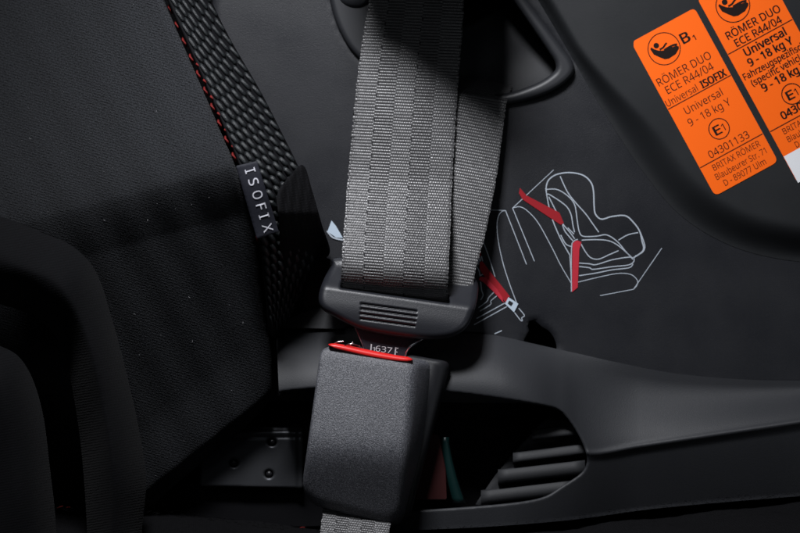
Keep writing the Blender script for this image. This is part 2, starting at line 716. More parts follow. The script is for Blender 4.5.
guide_out = crom([(326, -60), (327, -20), (332, 10), (341, 34), (356, 56), (390, 84), (430, 99), (470, 106), (510, 104), (546, 94), (568, 80), (574, 66), (560, 44), (522, -8), (492, -60)], closed=True, n=5)
slot_in = crom([(372, -50), (374, -10), (380, 22), (396, 52), (425, 76), (462, 90), (500, 94), (530, 86), (549, 76), (556, 66), (546, 48), (508, -6), (478, -50)], closed=True, n=5)

hole_pts = crom([(523, 356), (524, 340), (529, 331), (527, 323), (534, 320), (541, 326), (549, 331), (555, 340), (556, 352), (545, 368), (530, 366)], closed=True, n=4)


def shell_h(x, y):
    return 1.5 * np.sin(x / 190.0) + 1.0 * np.cos(y / 150.0) - 2.0


shell_out = roundpoly([(205, -110), (930, -110), (930, 420), (640, 405), (240, 400)], 10)
sheet("shell", shell_out, shell_h, M['shell'], cs, cell=4, holes=[(guide_out - guide_out.mean(0)) * 0.965 + guide_out.mean(0), hole_pts], wall=26, edge=2, hole_edge=2.5)
# dark box behind the openings
sheet("shell_lining", roundpoly([(215, -100), (920, -100), (920, 395), (215, 395)], 10), lambda x, y: -95 + 0 * x, M['inside'], cs, cell=20, wall=25, edge=0)

# belt guide: rim set into the shell


def guide_h(x, y):
    return 7.0 + 1.5 * ss(520, 570, x)


g = sheet("belt_guide", guide_out, guide_h, M['guide'], cs, cell=1.0, holes=[slot_in], wall=60, edge=6.0, hole_edge=6)
# seam and knob at the upper left of the guide
mbk = MB()
ring = []
for t in range(7):
    a = t / 6 * math.pi / 2
    rr = 17 * math.cos(a) + 0.4
    ring.append([(356 + rr * math.cos(b) * 1.1, -6 + rr * math.sin(b) * 0.85, 4 + 9 * math.sin(a)) for b in np.linspace(0, 2 * math.pi, 28, endpoint=False)])
kn = loft("knob", ring, M['guide'], g, cap0=False)
# inner wall of the belt channel
inner = sheet("channel_wall", roundpoly([(455, 30), (512, 2), (562, 74), (505, 112), (440, 118)], 6), lambda x, y: -30 + (y - 60) * 0.25 + 0.8 * np.sin((y + x * 0.4) / 9.0), M['frame'], cs, cell=2.5, wall=20, edge=3)

# raised panel for the stickers
panel_out = crom([(464, -110), (500, -60), (538, 0), (556, 30), (577, 66), (604, 112), (639, 166), (678, 213), (725, 243), (775, 258), (830, 263), (940, 264), (1000, 120), (960, -110), (700, -125)], closed=True, n=8)


def panel_h(x, y):
    x = np.atleast_1d(np.asarray(x, float))
    y = np.atleast_1d(np.asarray(y, float))
    d, _ = sdist(np.stack([x, y], 1), panel_out)
    wd = 12 + 26 * ss(40, 150, y)
    t = ss(0, wd, d)
    return (shell_h(x, y) + 0.5) * (1 - t) + (17 + 1.2 * np.sin(x / 120.)) * t


sheet("label_panel", panel_out, panel_h, M['panel'], cs, cell=3, wall=10, edge=0)
PH = 21 + 1.2


def on_panel(x, y):
    return 17 + 1.2 * math.sin(x / 120.) + 0.5


# unseen blocker added above the picture, shaped to shade the belt at the guide
blocker_out = crom([(325, -340), (327, -200), (330, -98), (348, -82), (375, -62), (415, -34), (455, -12), (474, -5), (480, -40), (478, -180), (476, -340)], closed=True, n=6)


# ---------- lower frame
def f_top(x):
    return smooth_interp(x, [(200, 330), (275, 331), (340, 328), (400, 328), (470, 333), (500, 336), (535, 344), (580, 354), (620, 363), (680, 374), (760, 380), (860, 380), (980, 378)])


def f_ridge(x):
    return smooth_interp(x, [(200, 400), (430, 392), (520, 402), (560, 432), (587, 452), (640, 445), (700, 436), (800, 421), (900, 405), (1000, 390)])


cut = crom([(258, 397), (290, 392), (330, 388), (390, 388), (446, 392), (500, 399), (545, 406), (566, 417), (580, 436), (587, 455), (584, 470), (570, 484), (546, 496), (510, 503), (450, 508), (380, 512), (300, 512), (250, 470), (250, 415)], closed=True, n=6)

cut_path = crom([(345, 514), (380, 512), (450, 508), (510, 503), (543, 497), (562, 486), (580, 474), (586, 465), (586.5, 455), (581, 440), (571, 423), (560, 411), (545, 406), (500, 399), (446, 392), (390, 388), (330, 388), (290, 391), (279, 393)], n=6)
cut_poly = np.concatenate([cut_path, [[240, 400], [240, 540]]])
frame_out = np.array([(276, 329)] + [(x, float(f_top(x))) for x in np.arange(290, 960, 12)] + [(x, float(bottom_edge(x)) + 3) for x in np.arange(955, 345, -12)] + [tuple(p) for p in cut_path])


def frame_h(x, y):
    t = f_top(x)
    r = f_ridge(x)
    b = bottom_edge(x)
    k = ss(500, 640, x)                    # 0 at the left part, 1 at the right part
    v = np.clip((y - t) / np.maximum(r - t, 1), 0, 1)
    # left: a broad swell ; right: flat, then a shelf that catches light just above the ridge line
    left = 3 + 51 * np.sin(np.clip(v, 0, 1) * math.pi / 2) ** 0.85
    right = -2.5 + 0.5 + 34 * ss(0.12, 1.15, v)
    top = left * (1 - k) + right * k
    w = np.clip((y - r) / np.maximum(b - r, 1), 0, 1)
    hr = 54 * (1 - k) + 32 * k
    lip = 0.9 * np.exp(-((y - r) / 3.0) ** 2) * k
    top = top + lip
    low = hr + lip - 2.6 * ss(0, 0.16, w) * k - (18 * w ** 1.1) * k - 10 * w * (1 - k)
    dc, _ = sdist(np.stack([x, y], 1), cut_poly)
    tt = np.clip(np.abs(dc) / 2.6, 0, 1)
    mixw = ss(-2.6, 2.6, y - r)
    return top * (1 - mixw) + low * mixw - 2.6 * (1 - np.sqrt(np.clip(1 - (1 - tt) ** 2, 0, 1)))


fr = sheet("lower_frame", frame_out, frame_h, M['frame'], cs, cell=1.4, wall=45, edge=0)
# darker end piece of the frame at the left and the small facet above it
plate("end_cover", roundpoly([(258, 322), (281, 332), (283, 396), (262, 402)], 3), 2, 30, M['inside'], cs, 1.5)
plate("corner_facet", roundpoly([(276, 325), (300, 313), (322, 306), (345, 314), (345, 329), (278, 328)], 2), 10, 22, M['frame'], cs, 1.2, hf=lambda x, y: 6 + (y - 310) * 0.35)
# floor of the cut-out
sheet("frame_lining", roundpoly([(120, 380), (600, 380), (600, 520), (120, 530)], 8), lambda x, y: -25 + 0 * x, M['webbase'], cs, cell=12, wall=20)
# slats in the cut-out
slats = [((532, 431), (578, 426), 9), ((513, 454), (586, 445), 9), ((498, 471), (585, 461), 13), ((481, 492), (574, 481), 12)]
for (xa, ya), (xb, yb), th in slats:
    rings = []
    for t in np.linspace(0, 1, 9):
        x = xa + (xb - xa) * t
        y = ya + (yb - ya) * t
        hh = 22 - 1 * t
        dy = th
        rings.append([(x, y - 2 + 0, hh - 24), (x, y - 1.2, hh - 1.5), (x, y - 0.2, hh), (x, y + 3.5, hh + 1.6), (x, y + 5.5, hh + 2.4), (x, y + dy * 0.97, hh + 2.6), (x, y + dy, hh - 24)])
    loft("slat", rings, M['slat'], cs)
sheet("fin_backing", roundpoly([(548, 416), (575, 420), (588, 450), (586, 470), (562, 488), (474, 506), (496, 474), (518, 448)], 4), lambda x, y: 2 + 0.05 * (x - 500), M['slat'], cs, cell=4, wall=12, edge=2)
# coloured latch indicators inside
plate("latch_indicator", roundpoly([(430, 432), (439, 435), (446, 470), (447, 500), (415, 500)], 2), 38, 10, M['indred'], cs, 1).__setitem__('label', 'dark red indicator plate')
rg = []
for t in np.linspace(0, 1, 14):
    x = 445 + 14 * t ** 1.5
    y = 437 + 66 * t
    w_ = 4.6 + 2.6 * t
    rg.append([(x - w_, y, 30), (x - w_ * .7, y, 36), (x, y, 39), (x + w_ * .7, y, 36), (x + w_, y, 30)])
loft("latch_indicator", rg, M['indgreen'], cs).__setitem__('label', 'dark green indicator plate')

# ---------- steel latch arm at the lower left
arm_out = roundpoly([(200, 424), (303, 428), (303, 488), (200, 486)], 2)
arm_holes = [np.array([(cx + 4.5 * math.cos(a), cy + 4.2 * math.sin(a)) for a in np.linspace(0, 2 * math.pi, 18, endpoint=False)]) for cx, cy in ((272, 442), (234, 463), (269, 474))]


def arm_h(x, y):
    return -12 + 3.5 * np.exp(-((y - 432) / 2.2) ** 2) - 4 * ss(436, 431, y) + 2.5 * ss(294, 300, x) - 1.2 * np.exp(-((y - 437) / 1.5) ** 2)


arm = sheet("latch_arm", arm_out, arm_h, M['darksteel'], cs, cell=1.2, holes=arm_holes, wall=10, edge=1.2, hole_edge=1.5)
for cx, cy in ((272, 442), (234, 463), (269, 474)):
    rr = [[(cx + r * math.cos(a), cy + r * math.sin(a), h) for a in np.linspace(0, 2 * math.pi, 16, endpoint=False)] for r, h in ((3.4, -22), (3.4, -15), (2.6, -13), (0.5, -12.5))]
    loft("rivet", rr, M['gloss'], arm)

# ---------- fabric cover


def seam_x(y):
    return smooth_interp(y, [(-130, 118), (-60, 140), (0, 164), (40, 181), (95, 205), (135, 222), (165, 235), (200, 246), (240, 255), (300, 263), (345, 270), (420, 285), (620, 300)])


cov_out = np.array([(float(seam_x(y)), y) for y in np.arange(-110, 350, 10)] + list(crom([(271, 352), (272, 385), (266, 404), (240, 432), (200, 464), (160, 498), (130, 530), (110, 600)], n=5)) + [(-140, 600), (-140, -110)])


def cover_h(x, y):
    # crease line from the tag down to the left: above it the pad faces up into the light
    yc = 166 + (235 - x) * 0.27
    k = ss(260, 40, x)
    d = y - yc
    above = 146 + 0.44 * np.minimum(d, 0) - 14 * np.exp(-np.abs(d) / 16.0) * 0.5
    side = -150 * ss(190, -90, x) - 0.15 * np.clip(x - 190, 0, 90) * ss(-10, 60, d) - 12 * ss(200, 236, x) * ss(200, 100, y)
    below = -0.60 * np.clip(d, 0, 50) - 0.46 * np.clip(d - 50, 0, 400)
    rnd = 0
    wr = 0.45 * np.sin(x * 0.05 + y * 0.016) * np.sin(y * 0.03) + 0.8 * np.sin(x * 0.13 - y * 0.07)
    dr = (266 - x) * 0.62 + (404 - y) * 0.78          # towards the lower right hem
    hem = 9 * ss(62, 0, dr) - 5 * ss(8, 0, dr)
    return above + side + below + rnd + wr + hem


cover = sheet("fabric_cover", cov_out, cover_h, M['knit'], cs, cell=2.6, wall=60, edge=7)
# side bolsters, each its own padded roll
b1 = crom([(-160, 196), (-60, 204), (0, 216), (40, 232), (72, 246), (96, 272), (112, 320), (126, 372), (139, 430), (146, 480), (142, 530), (136, 620), (88, 640), (88, 560), (84, 480), (76, 410), (62, 350), (36, 318), (-20, 300), (-160, 280)], closed=True, n=6)


def pad(poly, base, amp, soft):
    def f(x, y):
        d, _ = sdist(np.stack([x, y], 1), poly)
        t = np.clip(d / soft, 0, 1)
        return base - 14 + (amp + 14) * (1 - (1 - t) ** 2) + 1.0 * np.sin(x * 0.09 + y * 0.05)
    return f


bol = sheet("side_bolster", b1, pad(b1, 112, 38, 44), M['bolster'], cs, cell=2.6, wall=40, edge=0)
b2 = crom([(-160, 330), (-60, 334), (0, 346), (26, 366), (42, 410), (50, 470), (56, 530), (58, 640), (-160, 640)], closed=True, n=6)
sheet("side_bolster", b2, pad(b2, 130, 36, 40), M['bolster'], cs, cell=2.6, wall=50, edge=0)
# webbing trim beside the seam


def trim_edges(y):
    l = smooth_interp(y, [(-110, 122), (-60, 146), (0, 170), (40, 188), (95, 212), (135, 229), (165, 241), (200, 251), (240, 260), (300, 268), (345, 272)])
    r = smooth_interp(y, [(-110, 168), (-60, 186), (0, 212), (40, 232), (90, 261), (135, 284), (168, 300), (200, 312), (240, 317), (270, 309), (300, 296), (345, 279)])
    return float(l), float(r)


def trim_pt(u, y, dh=0.0):
    l, r = trim_edges(y)
    x = l + (r - l) * u
    yy = y + (u - 0.0) * 2.0 + 3.0 * math.sin(u * 3.1)
    h = 136 + 6 * math.sin(u * math.pi) - 60 * u - 0.40 * max(0, 165 - y) - 0.55 * max(0, y - 195) + dh
    return (x, yy, h)


V, F = [], []
ys = np.arange(-110, 335, 6)
for y in ys:
    for k in range(13):
        V.append(W(*trim_pt(k / 12, y)))
for j in range(len(ys) - 1):
    for k in range(12):
        a = j * 13 + k
        F.append((a, a + 13, a + 14, a + 1))
trim = link("trim_webbing", V, F, M['webbase'], cs)
mod = trim.modifiers.new("thickness", 'SOLIDIFY')
mod.thickness = 3 * S
mod.offset = -1
mb = MB()
ncol = 7
for c in range(ncol):
    u = (c + 0.5) / ncol
    y = -108 + (c % 2) * 7.0 + c * 1.3
    while y < 318:
        lw = 14.5 - 4.5 * min(1, max(0, (y - 10) / 140))
        l, r = trim_edges(y)
        wid = (r - l) / ncol
        ln = lw * (0.9 + 0.08 * random.random())
        pts, rad = [], []
        for t in np.linspace(0, 1, 6):
            lift = math.sin(t * math.pi)
            du = 0.028 * math.sin((t - 0.5) * math.pi)
            pts.append(W(*trim_pt(u + du, y + ln * t, 0.3 + 2.4 * min(1, lift * 1.3))))
            rad.append(S * wid * (0.22 + 0.12 * min(1, lift * 2)))
        Vt, Ft = tube_mesh(pts, rad, 6)
        mb.add(Vt, Ft)
        y += lw
mb.build("woven_cords", M['web'], trim, smooth=True, conv=lambda *p: p)

# a few bits of lint caught on the cloth
mb = MB()
for k in range(70):
    x, y = random.uniform(10, 255), random.uniform(-20, 480)
    if sdist(np.array([[x, y]]), cov_out)[0][0] < 14 or sdist(np.array([[x, y]]), b1)[0][0] > -3:
        continue
    hh = float(cover_h(np.array([x]), np.array([y]))[0]) + 0.35
    a = random.uniform(0, 6.28)
    l = random.choice([0.3, 0.4, 0.5, 1.6])
    Vt, Ft = tube_mesh([W(x, y, hh), W(x + l * math.cos(a), y + l * math.sin(a), hh + 0.3), W(x + 1.6 * l * math.cos(a + .5), y + 1.6 * l * math.sin(a + .5), hh)], 0.16 * S, 4)
    mb.add(Vt, Ft)
lint = mb.build("lint", M['lint'], cover, smooth=True, conv=lambda *p: p)
lint['kind'] = 'stuff'

# red stitching along the seam
mb = MB()
y = -60.0
k = 0
while y < 250:
    x = float(seam_x(y)) + 2.5
    ln = 8 if k % 2 == 0 else 5
    x2 = float(seam_x(y + ln)) + 2.5
    hh = float(cover_h(np.array([x]), np.array([y]))[0]) - 1.5
    hh2 = float(cover_h(np.array([x2]), np.array([y + ln]))[0]) - 1.5
    off = 0 if k % 2 == 0 else 3.2
    pts = [W(x + off, y, hh - 5), W(x + off + 0.2, y + ln * .25, hh - 0.3), W((x + x2) / 2 + off, y + ln * .55, (hh + hh2) / 2), W(x2 + off, y + ln, hh2 - 5)]
    Vt, Ft = tube_mesh(pts, 1.15 * S, 6)
    mb.add(Vt, Ft)
    y += 8.2
    k += 1
mb.build("stitching", M['thread'], cover, smooth=True, conv=lambda *p: p)

# loose black flap below the trim
flap = crom([(288, 322), (283, 285), (280, 250), (279, 220), (277, 195), (288, 178), (303, 165), (312, 190), (322, 225), (330, 252), (318, 264), (308, 285), (300, 312)], closed=True, n=5)


def flap_h(x, y):
    l = smooth_interp(y, [(-110, 122), (135, 229), (165, 241), (200, 251), (240, 260), (300, 268), (345, 272)])
    r = smooth_interp(y, [(-110, 168), (135, 284), (168, 300), (200, 312), (240, 317), (270, 309), (300, 296), (345, 279)])
    u = np.clip((x - l) / (r - l), 0, 1.1)
    return 136 + 6 * np.sin(u * math.pi) - 60 * u + 8 + 0.8 * np.sin(x * 0.7 + y * 0.06) - 0.75 * np.maximum(0, y - 212)


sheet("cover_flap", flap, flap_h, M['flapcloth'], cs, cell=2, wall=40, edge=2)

# woven tag
tag_out = roundpoly([(236, 166), (257, 161), (279, 232), (257, 239)], 1.0)


def tag_h(x, y):
    return 150 - 0.12 * (x - 245) - 0.12 * (y - 165) + 2.2 * np.sin((y - 160) / 16.) + 0.9 * np.sin(x / 5.)


tg = sheet("fabric_tag", tag_out, tag_h, M['tag'], cs, cell=1.5, wall=2.0, edge=0.8)
mb = MB()
ang = math.radians(73)
ex = (math.cos(ang), math.sin(ang))         # reading direction, down the tag
ey = (-math.sin(ang), math.cos(ang))        # letter "down" points to the left of the picture
up = 0.0
letters = [("I", 0, 5.0), ("S", 10.5, 6.6), ("O", 23.5, 8.0), ("F", 37.0, 6.0), ("I", 47.5, 5.0), ("X", 58.0, 8.0)]
for ch, uu, wd in letters:
    O = (249.5, 168.5)
    if ch == "I":
        for a0, b0, a1, b1, ww in ((uu + 2.2, -4.6, uu + 2.2, 4.6, 1.1), (uu, -4.6, uu + 4.4, -4.6, 1.0), (uu, 4.6, uu + 4.4, 4.6, 1.0)):
            p0 = (O[0] + ex[0] * a0 + ey[0] * b0, O[1] + ex[1] * a0 + ey[1] * b0)
            p1 = (O[0] + ex[0] * a1 + ey[0] * b1, O[1] + ex[1] * a1 + ey[1] * b1)
            mb.ribbon([p0, p1], ww, lambda x, y: float(tag_h(x, y)) + 0.7, smooth=False)
    else:
        V_, F_, w_ = text_tris(ch, -0.006)
        xs = V_[:, 0] / w_ * wd + uu
        yy = 4.9 - V_[:, 1] * 9.8
        pts = [(O[0] + ex[0] * a + ey[0] * b, O[1] + ex[1] * a + ey[1] * b) for a, b in zip(xs, yy)]
        mb.add([(p[0], p[1], float(tag_h(p[0], p[1])) + 0.7) for p in pts], F_)
mb.build("lettering", M['tagtext'], tg, face_cam=True)

# ---------- orange stickers
ca, sa = math.cos(math.radians(28.6)), math.sin(math.radians(28.6))
EX, EY = (ca, -sa), (sa, ca)


def loc(O, u, v):
    return (O[0] + EX[0] * u + EY[0] * v, O[1] + EX[1] * u + EY[1] * v)


def picto(mb, c, r, h, mi):
    s = r / 74.0
    P = lambda pts: [(c[0] + x * s, c[1] + y * s) for x, y in pts]
    ring2d(mb, c, r, r * 0.055, h, mi)
    mb.poly(P([(-58, -6), (-62, 2), (-46, 26), (-20, 38), (3, 47), (22, 44), (52, 24), (66, 0), (66, -10), (54, -15), (38, -8), (24, -9), (12, 4), (-6, 8), (-26, 8), (-44, 2)]), h, mi)
    n = 16
    mb.poly([(c[0] - 35 * s + 12.5 * s * math.cos(2 * math.pi * k / n), c[1] - 14 * s + 12.5 * s * math.sin(2 * math.pi * k / n)) for k in range(n)], h + 0.02, mi)
    mb.ribbon(P([(-20, 4), (-4, -6), (6, -20), (12, -26)]), 8 * s, h + 0.02, mi)
    mb.ribbon(P([(0, 6), (20, -6), (40, -16), (58, -20)]), 9 * s, h + 0.02, mi)


def sticker(O, Wd, Ht, label, cells, clipped):
    pts = [loc(O, 0, 0), loc(O, Wd, 0), loc(O, Wd, Ht), loc(O, 0, Ht)]
    if clipped:
        pts = [loc(O, 0, 5), loc(O, 3, 0), loc(O, Wd, 0), loc(O, Wd, Ht), loc(O, 0, Ht)]
        out = roundpoly(pts, [1.5, 1.5, 5, 6, 6])
    else:
        out = roundpoly(pts, [6, 6, 6, 6])
    mats = [M['orange'], M['white']]
    mbs = MB()
    mbs.poly(out, lambda x, y: float(on_panel(x, y)), 0)
    n = len(out)
    top = [(p[0], p[1], float(on_panel(p[0], p[1]))) for p in out]
    low = [(p[0], p[1], float(on_panel(p[0], p[1])) - 0.55) for p in out]
    mbs.add(top + low, [(k, (k + 1) % n, n + (k + 1) % n, n + k) for k in range(n)], 0)
    if not clipped:
        q = [loc(O, 0.3, 181), loc(O, Wd - 0.3, 181), loc(O, Wd - 0.3, Ht - 1), loc(O, 0.3, Ht - 1)]
        mbs.poly(q, lambda x, y: float(on_panel(x, y)) + 0.15, 1)
    st = mbs.build("sticker", mats, cs, face_cam=True)
    st['label'] = label
    return st


def letter(st, O, Wd, items, rules, rings_, pic):
    mb = MB()
    H1 = 0.0
    for body, u, v, wd, cap, bold, mi, al in items:
        put_text(mb, body, O, EX, EY, u, v, H1, wd, cap, bold, mi, al)
    for v in rules:
        mb.poly([loc(O, 0.4, v - 0.55), loc(O, Wd - 0.4, v - 0.55), loc(O, Wd - 0.4, v + 0.55), loc(O, 0.4, v + 0.55)], H1 - 0.05, 1)
    for (u, v, r, w_) in rings_:
        ring2d(mb, loc(O, u, v), r, w_, H1, 0)
    picto(mb, loc(O, pic[0], pic[1]), pic[2], H1, 0)
    mb.v = [(x, y, on_panel(x, y) + 0.12 + h) for x, y, h in mb.v]
    mb.build("lettering", [M['ink'], M['redink']], st, face_cam=True)


O1 = (631.2, 42.4)
s1 = sticker(O1, 72, 175, "orange approval sticker with a clipped corner", None, True)
letter(s1, O1, 72, [
    ("B", 49.5, 21.5, 8.2, 10.5, 0.035, 0, 'C'), ("1", 57.5, 26.0, 2.4, 5.2, 0.01, 0, 'C'),
    ("RÖMER DUO", 33.5, 48.4, 60, 8.0, 0.002, 0, 'C'), ("ECE R44/04", 34.0, 59.3, 53, 8.0, 0.002, 0, 'C'),
    ("Universal", 18.6, 71.0, 35.0, 6.9, 0.0, 0, 'C'), ("ISOFIX", 54.6, 71.0, 27.5, 7.4, 0.03, 0, 'C'),
    ("Universal", 35.0, 86.3, 42, 7.8, 0.0, 0, 'C'), ("9 - 18 kg Y", 35.0, 98.5, 47, 7.8, 0.0, 0, 'C'),
    ("E", 33.6, 118.2, 6.8, 9.2, 0.035, 0, 'C'), ("1", 40.0, 118.6, 3.0, 7.2, 0.0, 0, 'C'),
    ("04301133", 36.6, 136.4, 45, 7.6, 0.0, 0, 'C'),
    ("BRITAX RÖMER", 38.0, 149.6, 53, 6.2, -0.004, 1, 'C'), ("Blaubeurer Str. 71", 38.0, 159.0, 57, 6.2, 0.0, 1, 'C'),
    ("D - 89077 Ulm", 37.5, 168.2, 47, 6.2, 0.0, 1, 'C')],
    [76.6, 143.2], [(35.8, 118, 10.8, 1.0)], (25.8, 21.4, 16.6))
O2 = (696.8, -2.2)
s2 = sticker(O2, 74, 212, "orange approval sticker with a white lower part", None, False)
letter(s2, O2, 74, [
    ("RÖMER DUO", 37.6, 48.2, 60, 7.8, 0.012, 0, 'C'), ("ECE R44/04", 37.8, 58.7, 52, 7.6, 0.012, 0, 'C'),
    ("Universal", 38.6, 71.3, 46, 8.2, 0.026, 0, 'C'), ("9 - 18 kg Y", 38.6, 82.2, 49.5, 8.0, 0.026, 0, 'C'),
    ("Fahrzeugspezifisch", 3.0, 92.4, 69, 6.6, 0.012, 0, 'L'), ("(specific vehicle)", 7.0, 101.4, 62, 6.6, 0.012, 0, 'L'),
    ("9 - 18 kg Y", 14.0, 111.0, 50, 8.0, 0.026, 0, 'L'),
    ("E", 35.4, 130.0, 6.8, 9.0, 0.035, 0, 'C'), ("1", 41.8, 130.3, 3.0, 7.2, 0.0, 0, 'C'),
    ("04301133", 17.5, 144.6, 48, 7.8, 0.024, 0, 'L'),
    ("BRITAX RÖMER", 11.5, 159.0, 53, 6.0, -0.004, 1, 'L'), ("Blaubeurer Str. 71", 11.5, 168.0, 57, 6.0, -0.004, 1, 'L'),
    ("D - 89077 Ulm", 16.0, 176.6, 44, 6.0, 0.0, 1, 'L')],
    [64.8, 152.8], [(37.6, 130, 10.8, 1.0)], (28.0, 24.0, 17.4))

# ---------- printed fitting drawing on the shell
mb = MB()


def A(pts):                    # coordinates read off an enlarged view of the drawing
    return [(470 + x / 3.805, 160 + y / 3.805) for x, y in pts]


def B(pts):
    return [(460 + x / 4.85, 220 + y / 4.85) for x, y in pts]


def HP(x, y):
    return float(shell_h(np.array(x), np.array(y))) + 0.35


def HR(x, y):
    return float(shell_h(np.array(x), np.array(y))) + 0.7


def HL(x, y):
    return float(shell_h(np.array(x), np.array(y))) + 1.0


thick = [
    [(290, 100), (300, 75), (330, 55), (380, 48), (430, 58), (460, 85), (470, 120), (472, 170), (477, 205), (500, 225), (540, 215), (590, 212), (620, 235), (645, 270), (655, 310), (661, 335), (652, 352), (622, 372)],
]
mid = [
    [(290, 100), (291, 125), (300, 175), (315, 230), (345, 300), (380, 362)],
    [(290, 112), (330, 112), (370, 135), (398, 170), (408, 230), (415, 270), (430, 290), (480, 290), (520, 285), (560, 310), (590, 345), (620, 378)],
    [(343, 62), (370, 120), (400, 160), (440, 205), (465, 240), (490, 275)],
    [(300, 130), (340, 155), (370, 180), (385, 210), (392, 250), (398, 275)],
    [(300, 140), (330, 200), (355, 245), (380, 275), (398, 300)],
    [(425, 305), (480, 303), (530, 308), (570, 330), (620, 375)],
    [(420, 315), (440, 350), (460, 372), (490, 377), (530, 360), (565, 345)],
    [(565, 305), (600, 285), (640, 276)],
    [(648, 275), (665, 325), (657, 350), (628, 366)],
    [(415, 392), (455, 395), (480, 398), (540, 380), (600, 370), (620, 372)],
    [(415, 405), (455, 410), (470, 416), (540, 406), (600, 400), (622, 388), (624, 374)],
    [(415, 440), (480, 430), (540, 418), (605, 410), (620, 395)],
    [(380, 362), (385, 440), (386, 502)],
    [(345, 285), (365, 320), (390, 330)],
    [(352, 245), (362, 272), (392, 308)], [(372, 258), (396, 282)],
    [(288, 106), (292, 128), (300, 130)],
]
thin = [
    [(410, 465), (480, 448), (560, 432), (610, 435), (635, 455), (636, 475), (622, 492)], [(622, 492), (495, 516)],
    [(730, 335), (622, 492)], [(162, 183), (318, 38)], [(52, 189), (132, 192)],
    [(178, 545), (150, 470), (125, 390), (108, 310), (103, 250), (108, 215), (120, 197), (135, 192)],
    [(135, 192), (215, 397)], [(162, 183), (245, 385)],
    [(162, 183), (190, 178), (220, 195), (260, 240), (310, 330), (345, 400), (385, 468)],
]
for l in thick:
    mb.ribbon(A(l), 1.3, HP, 0)
for l in mid:
    mb.ribbon(A(l), 1.0, HP, 0)
for l in thin:
    mb.ribbon(A(l), 0.75, HP, 0, smooth=len(l) > 2)
midb = [
    [(85, 62), (110, 100), (140, 180), (170, 275)],
    [(95, 272), (112, 264), (132, 270), (182, 332)],
    [(50, 190), (75, 220), (92, 245), (97, 268)], [(55, 225), (66, 245), (66, 262)],
    [(100, 300), (105, 340), (112, 365), (100, 388)],
    [(170, 345), (140, 375), (130, 395), (90, 425)],
    [(182, 365), (150, 392), (148, 410), (96, 442)],
    [(217, 403), (80, 478)], [(227, 420), (68, 508)],
    [(72, 120), (92, 160), (90, 215)], [(92, 178), (98, 200), (104, 176), (110, 200)],
    [(262, 445), (292, 484), (302, 488), (300, 474), (312, 462), (285, 428)],
]
for l in midb:
    mb.ribbon(B(l), 0.9, HP, 0, smooth=len(l) > 3)
mb.ribbon([(460 + 172 / 4.98, 280 + 268 / 4.98), (460 + 208 / 4.98, 280 + 252 / 4.98)], 1.0, HP, 0, smooth=False)
mb.poly(A([(190, 106), (215, 135), (325, 192), (340, 200), (357, 240), (345, 246), (296, 214), (200, 150), (186, 126)]), HR, 1)
mb.poly(A([(390, 318), (404, 304), (424, 312), (416, 340), (410, 485), (388, 503)]), HR, 2)
mb.ribbon(A([(386, 500), (386, 340), (394, 310), (410, 302)]), 0.9, HL, 0)
mb.poly(B([(80, 98), (95, 130), (103, 172), (88, 178), (74, 140)]), HR, 1)
mb.poly(B([(96, 205), (108, 200), (150, 255), (242, 370), (222, 402), (165, 325), (110, 262), (96, 240)]), HR, 1)
mb.poly(B([(92, 290), (98, 275), (126, 278), (180, 336), (205, 375), (212, 402), (160, 345), (112, 300)]), HL, 2)
mb.poly(B([(235, 374), (283, 406), (262, 448), (218, 406)]), HL, 3)
mb.poly(B([(240, 390), (258, 402), (248, 418), (231, 404)]), lambda x, y: HL(x, y) + 0.3, 4)
mb.build("printed_drawing", [M['line'], M['redprint'], M['redprint2'], M['blueprint'], M['shell']], cs, face_cam=True)
mb = MB()
mb.poly([(331.5, 220.5), (336, 226), (343, 238), (336, 237.5), (327.5, 231.5)], HL, 3)
mb.ribbon([(327, 231), (333, 237.5), (343, 240)], 1.6, HL, 0)
mb.build("printed_clip", [M['line'], M['redprint'], M['redprint2'], M['blueprint'], M['shell']], cs, face_cam=True)

# added blocker out of view above the guide, only casts the belt shadow
sheet("shadow_blocker", blocker_out, lambda x, y: 140 + 0 * x, M['shell'], cs, cell=6, wall=140, edge=10)

# ================================================================ the safety belt
sb = thing("safety_belt", "grey woven safety belt running down through the black tongue, folded double", "seat belt", raw(420, 290, 60))
BANDS = [0.205, 0.392, 0.578, 0.775]


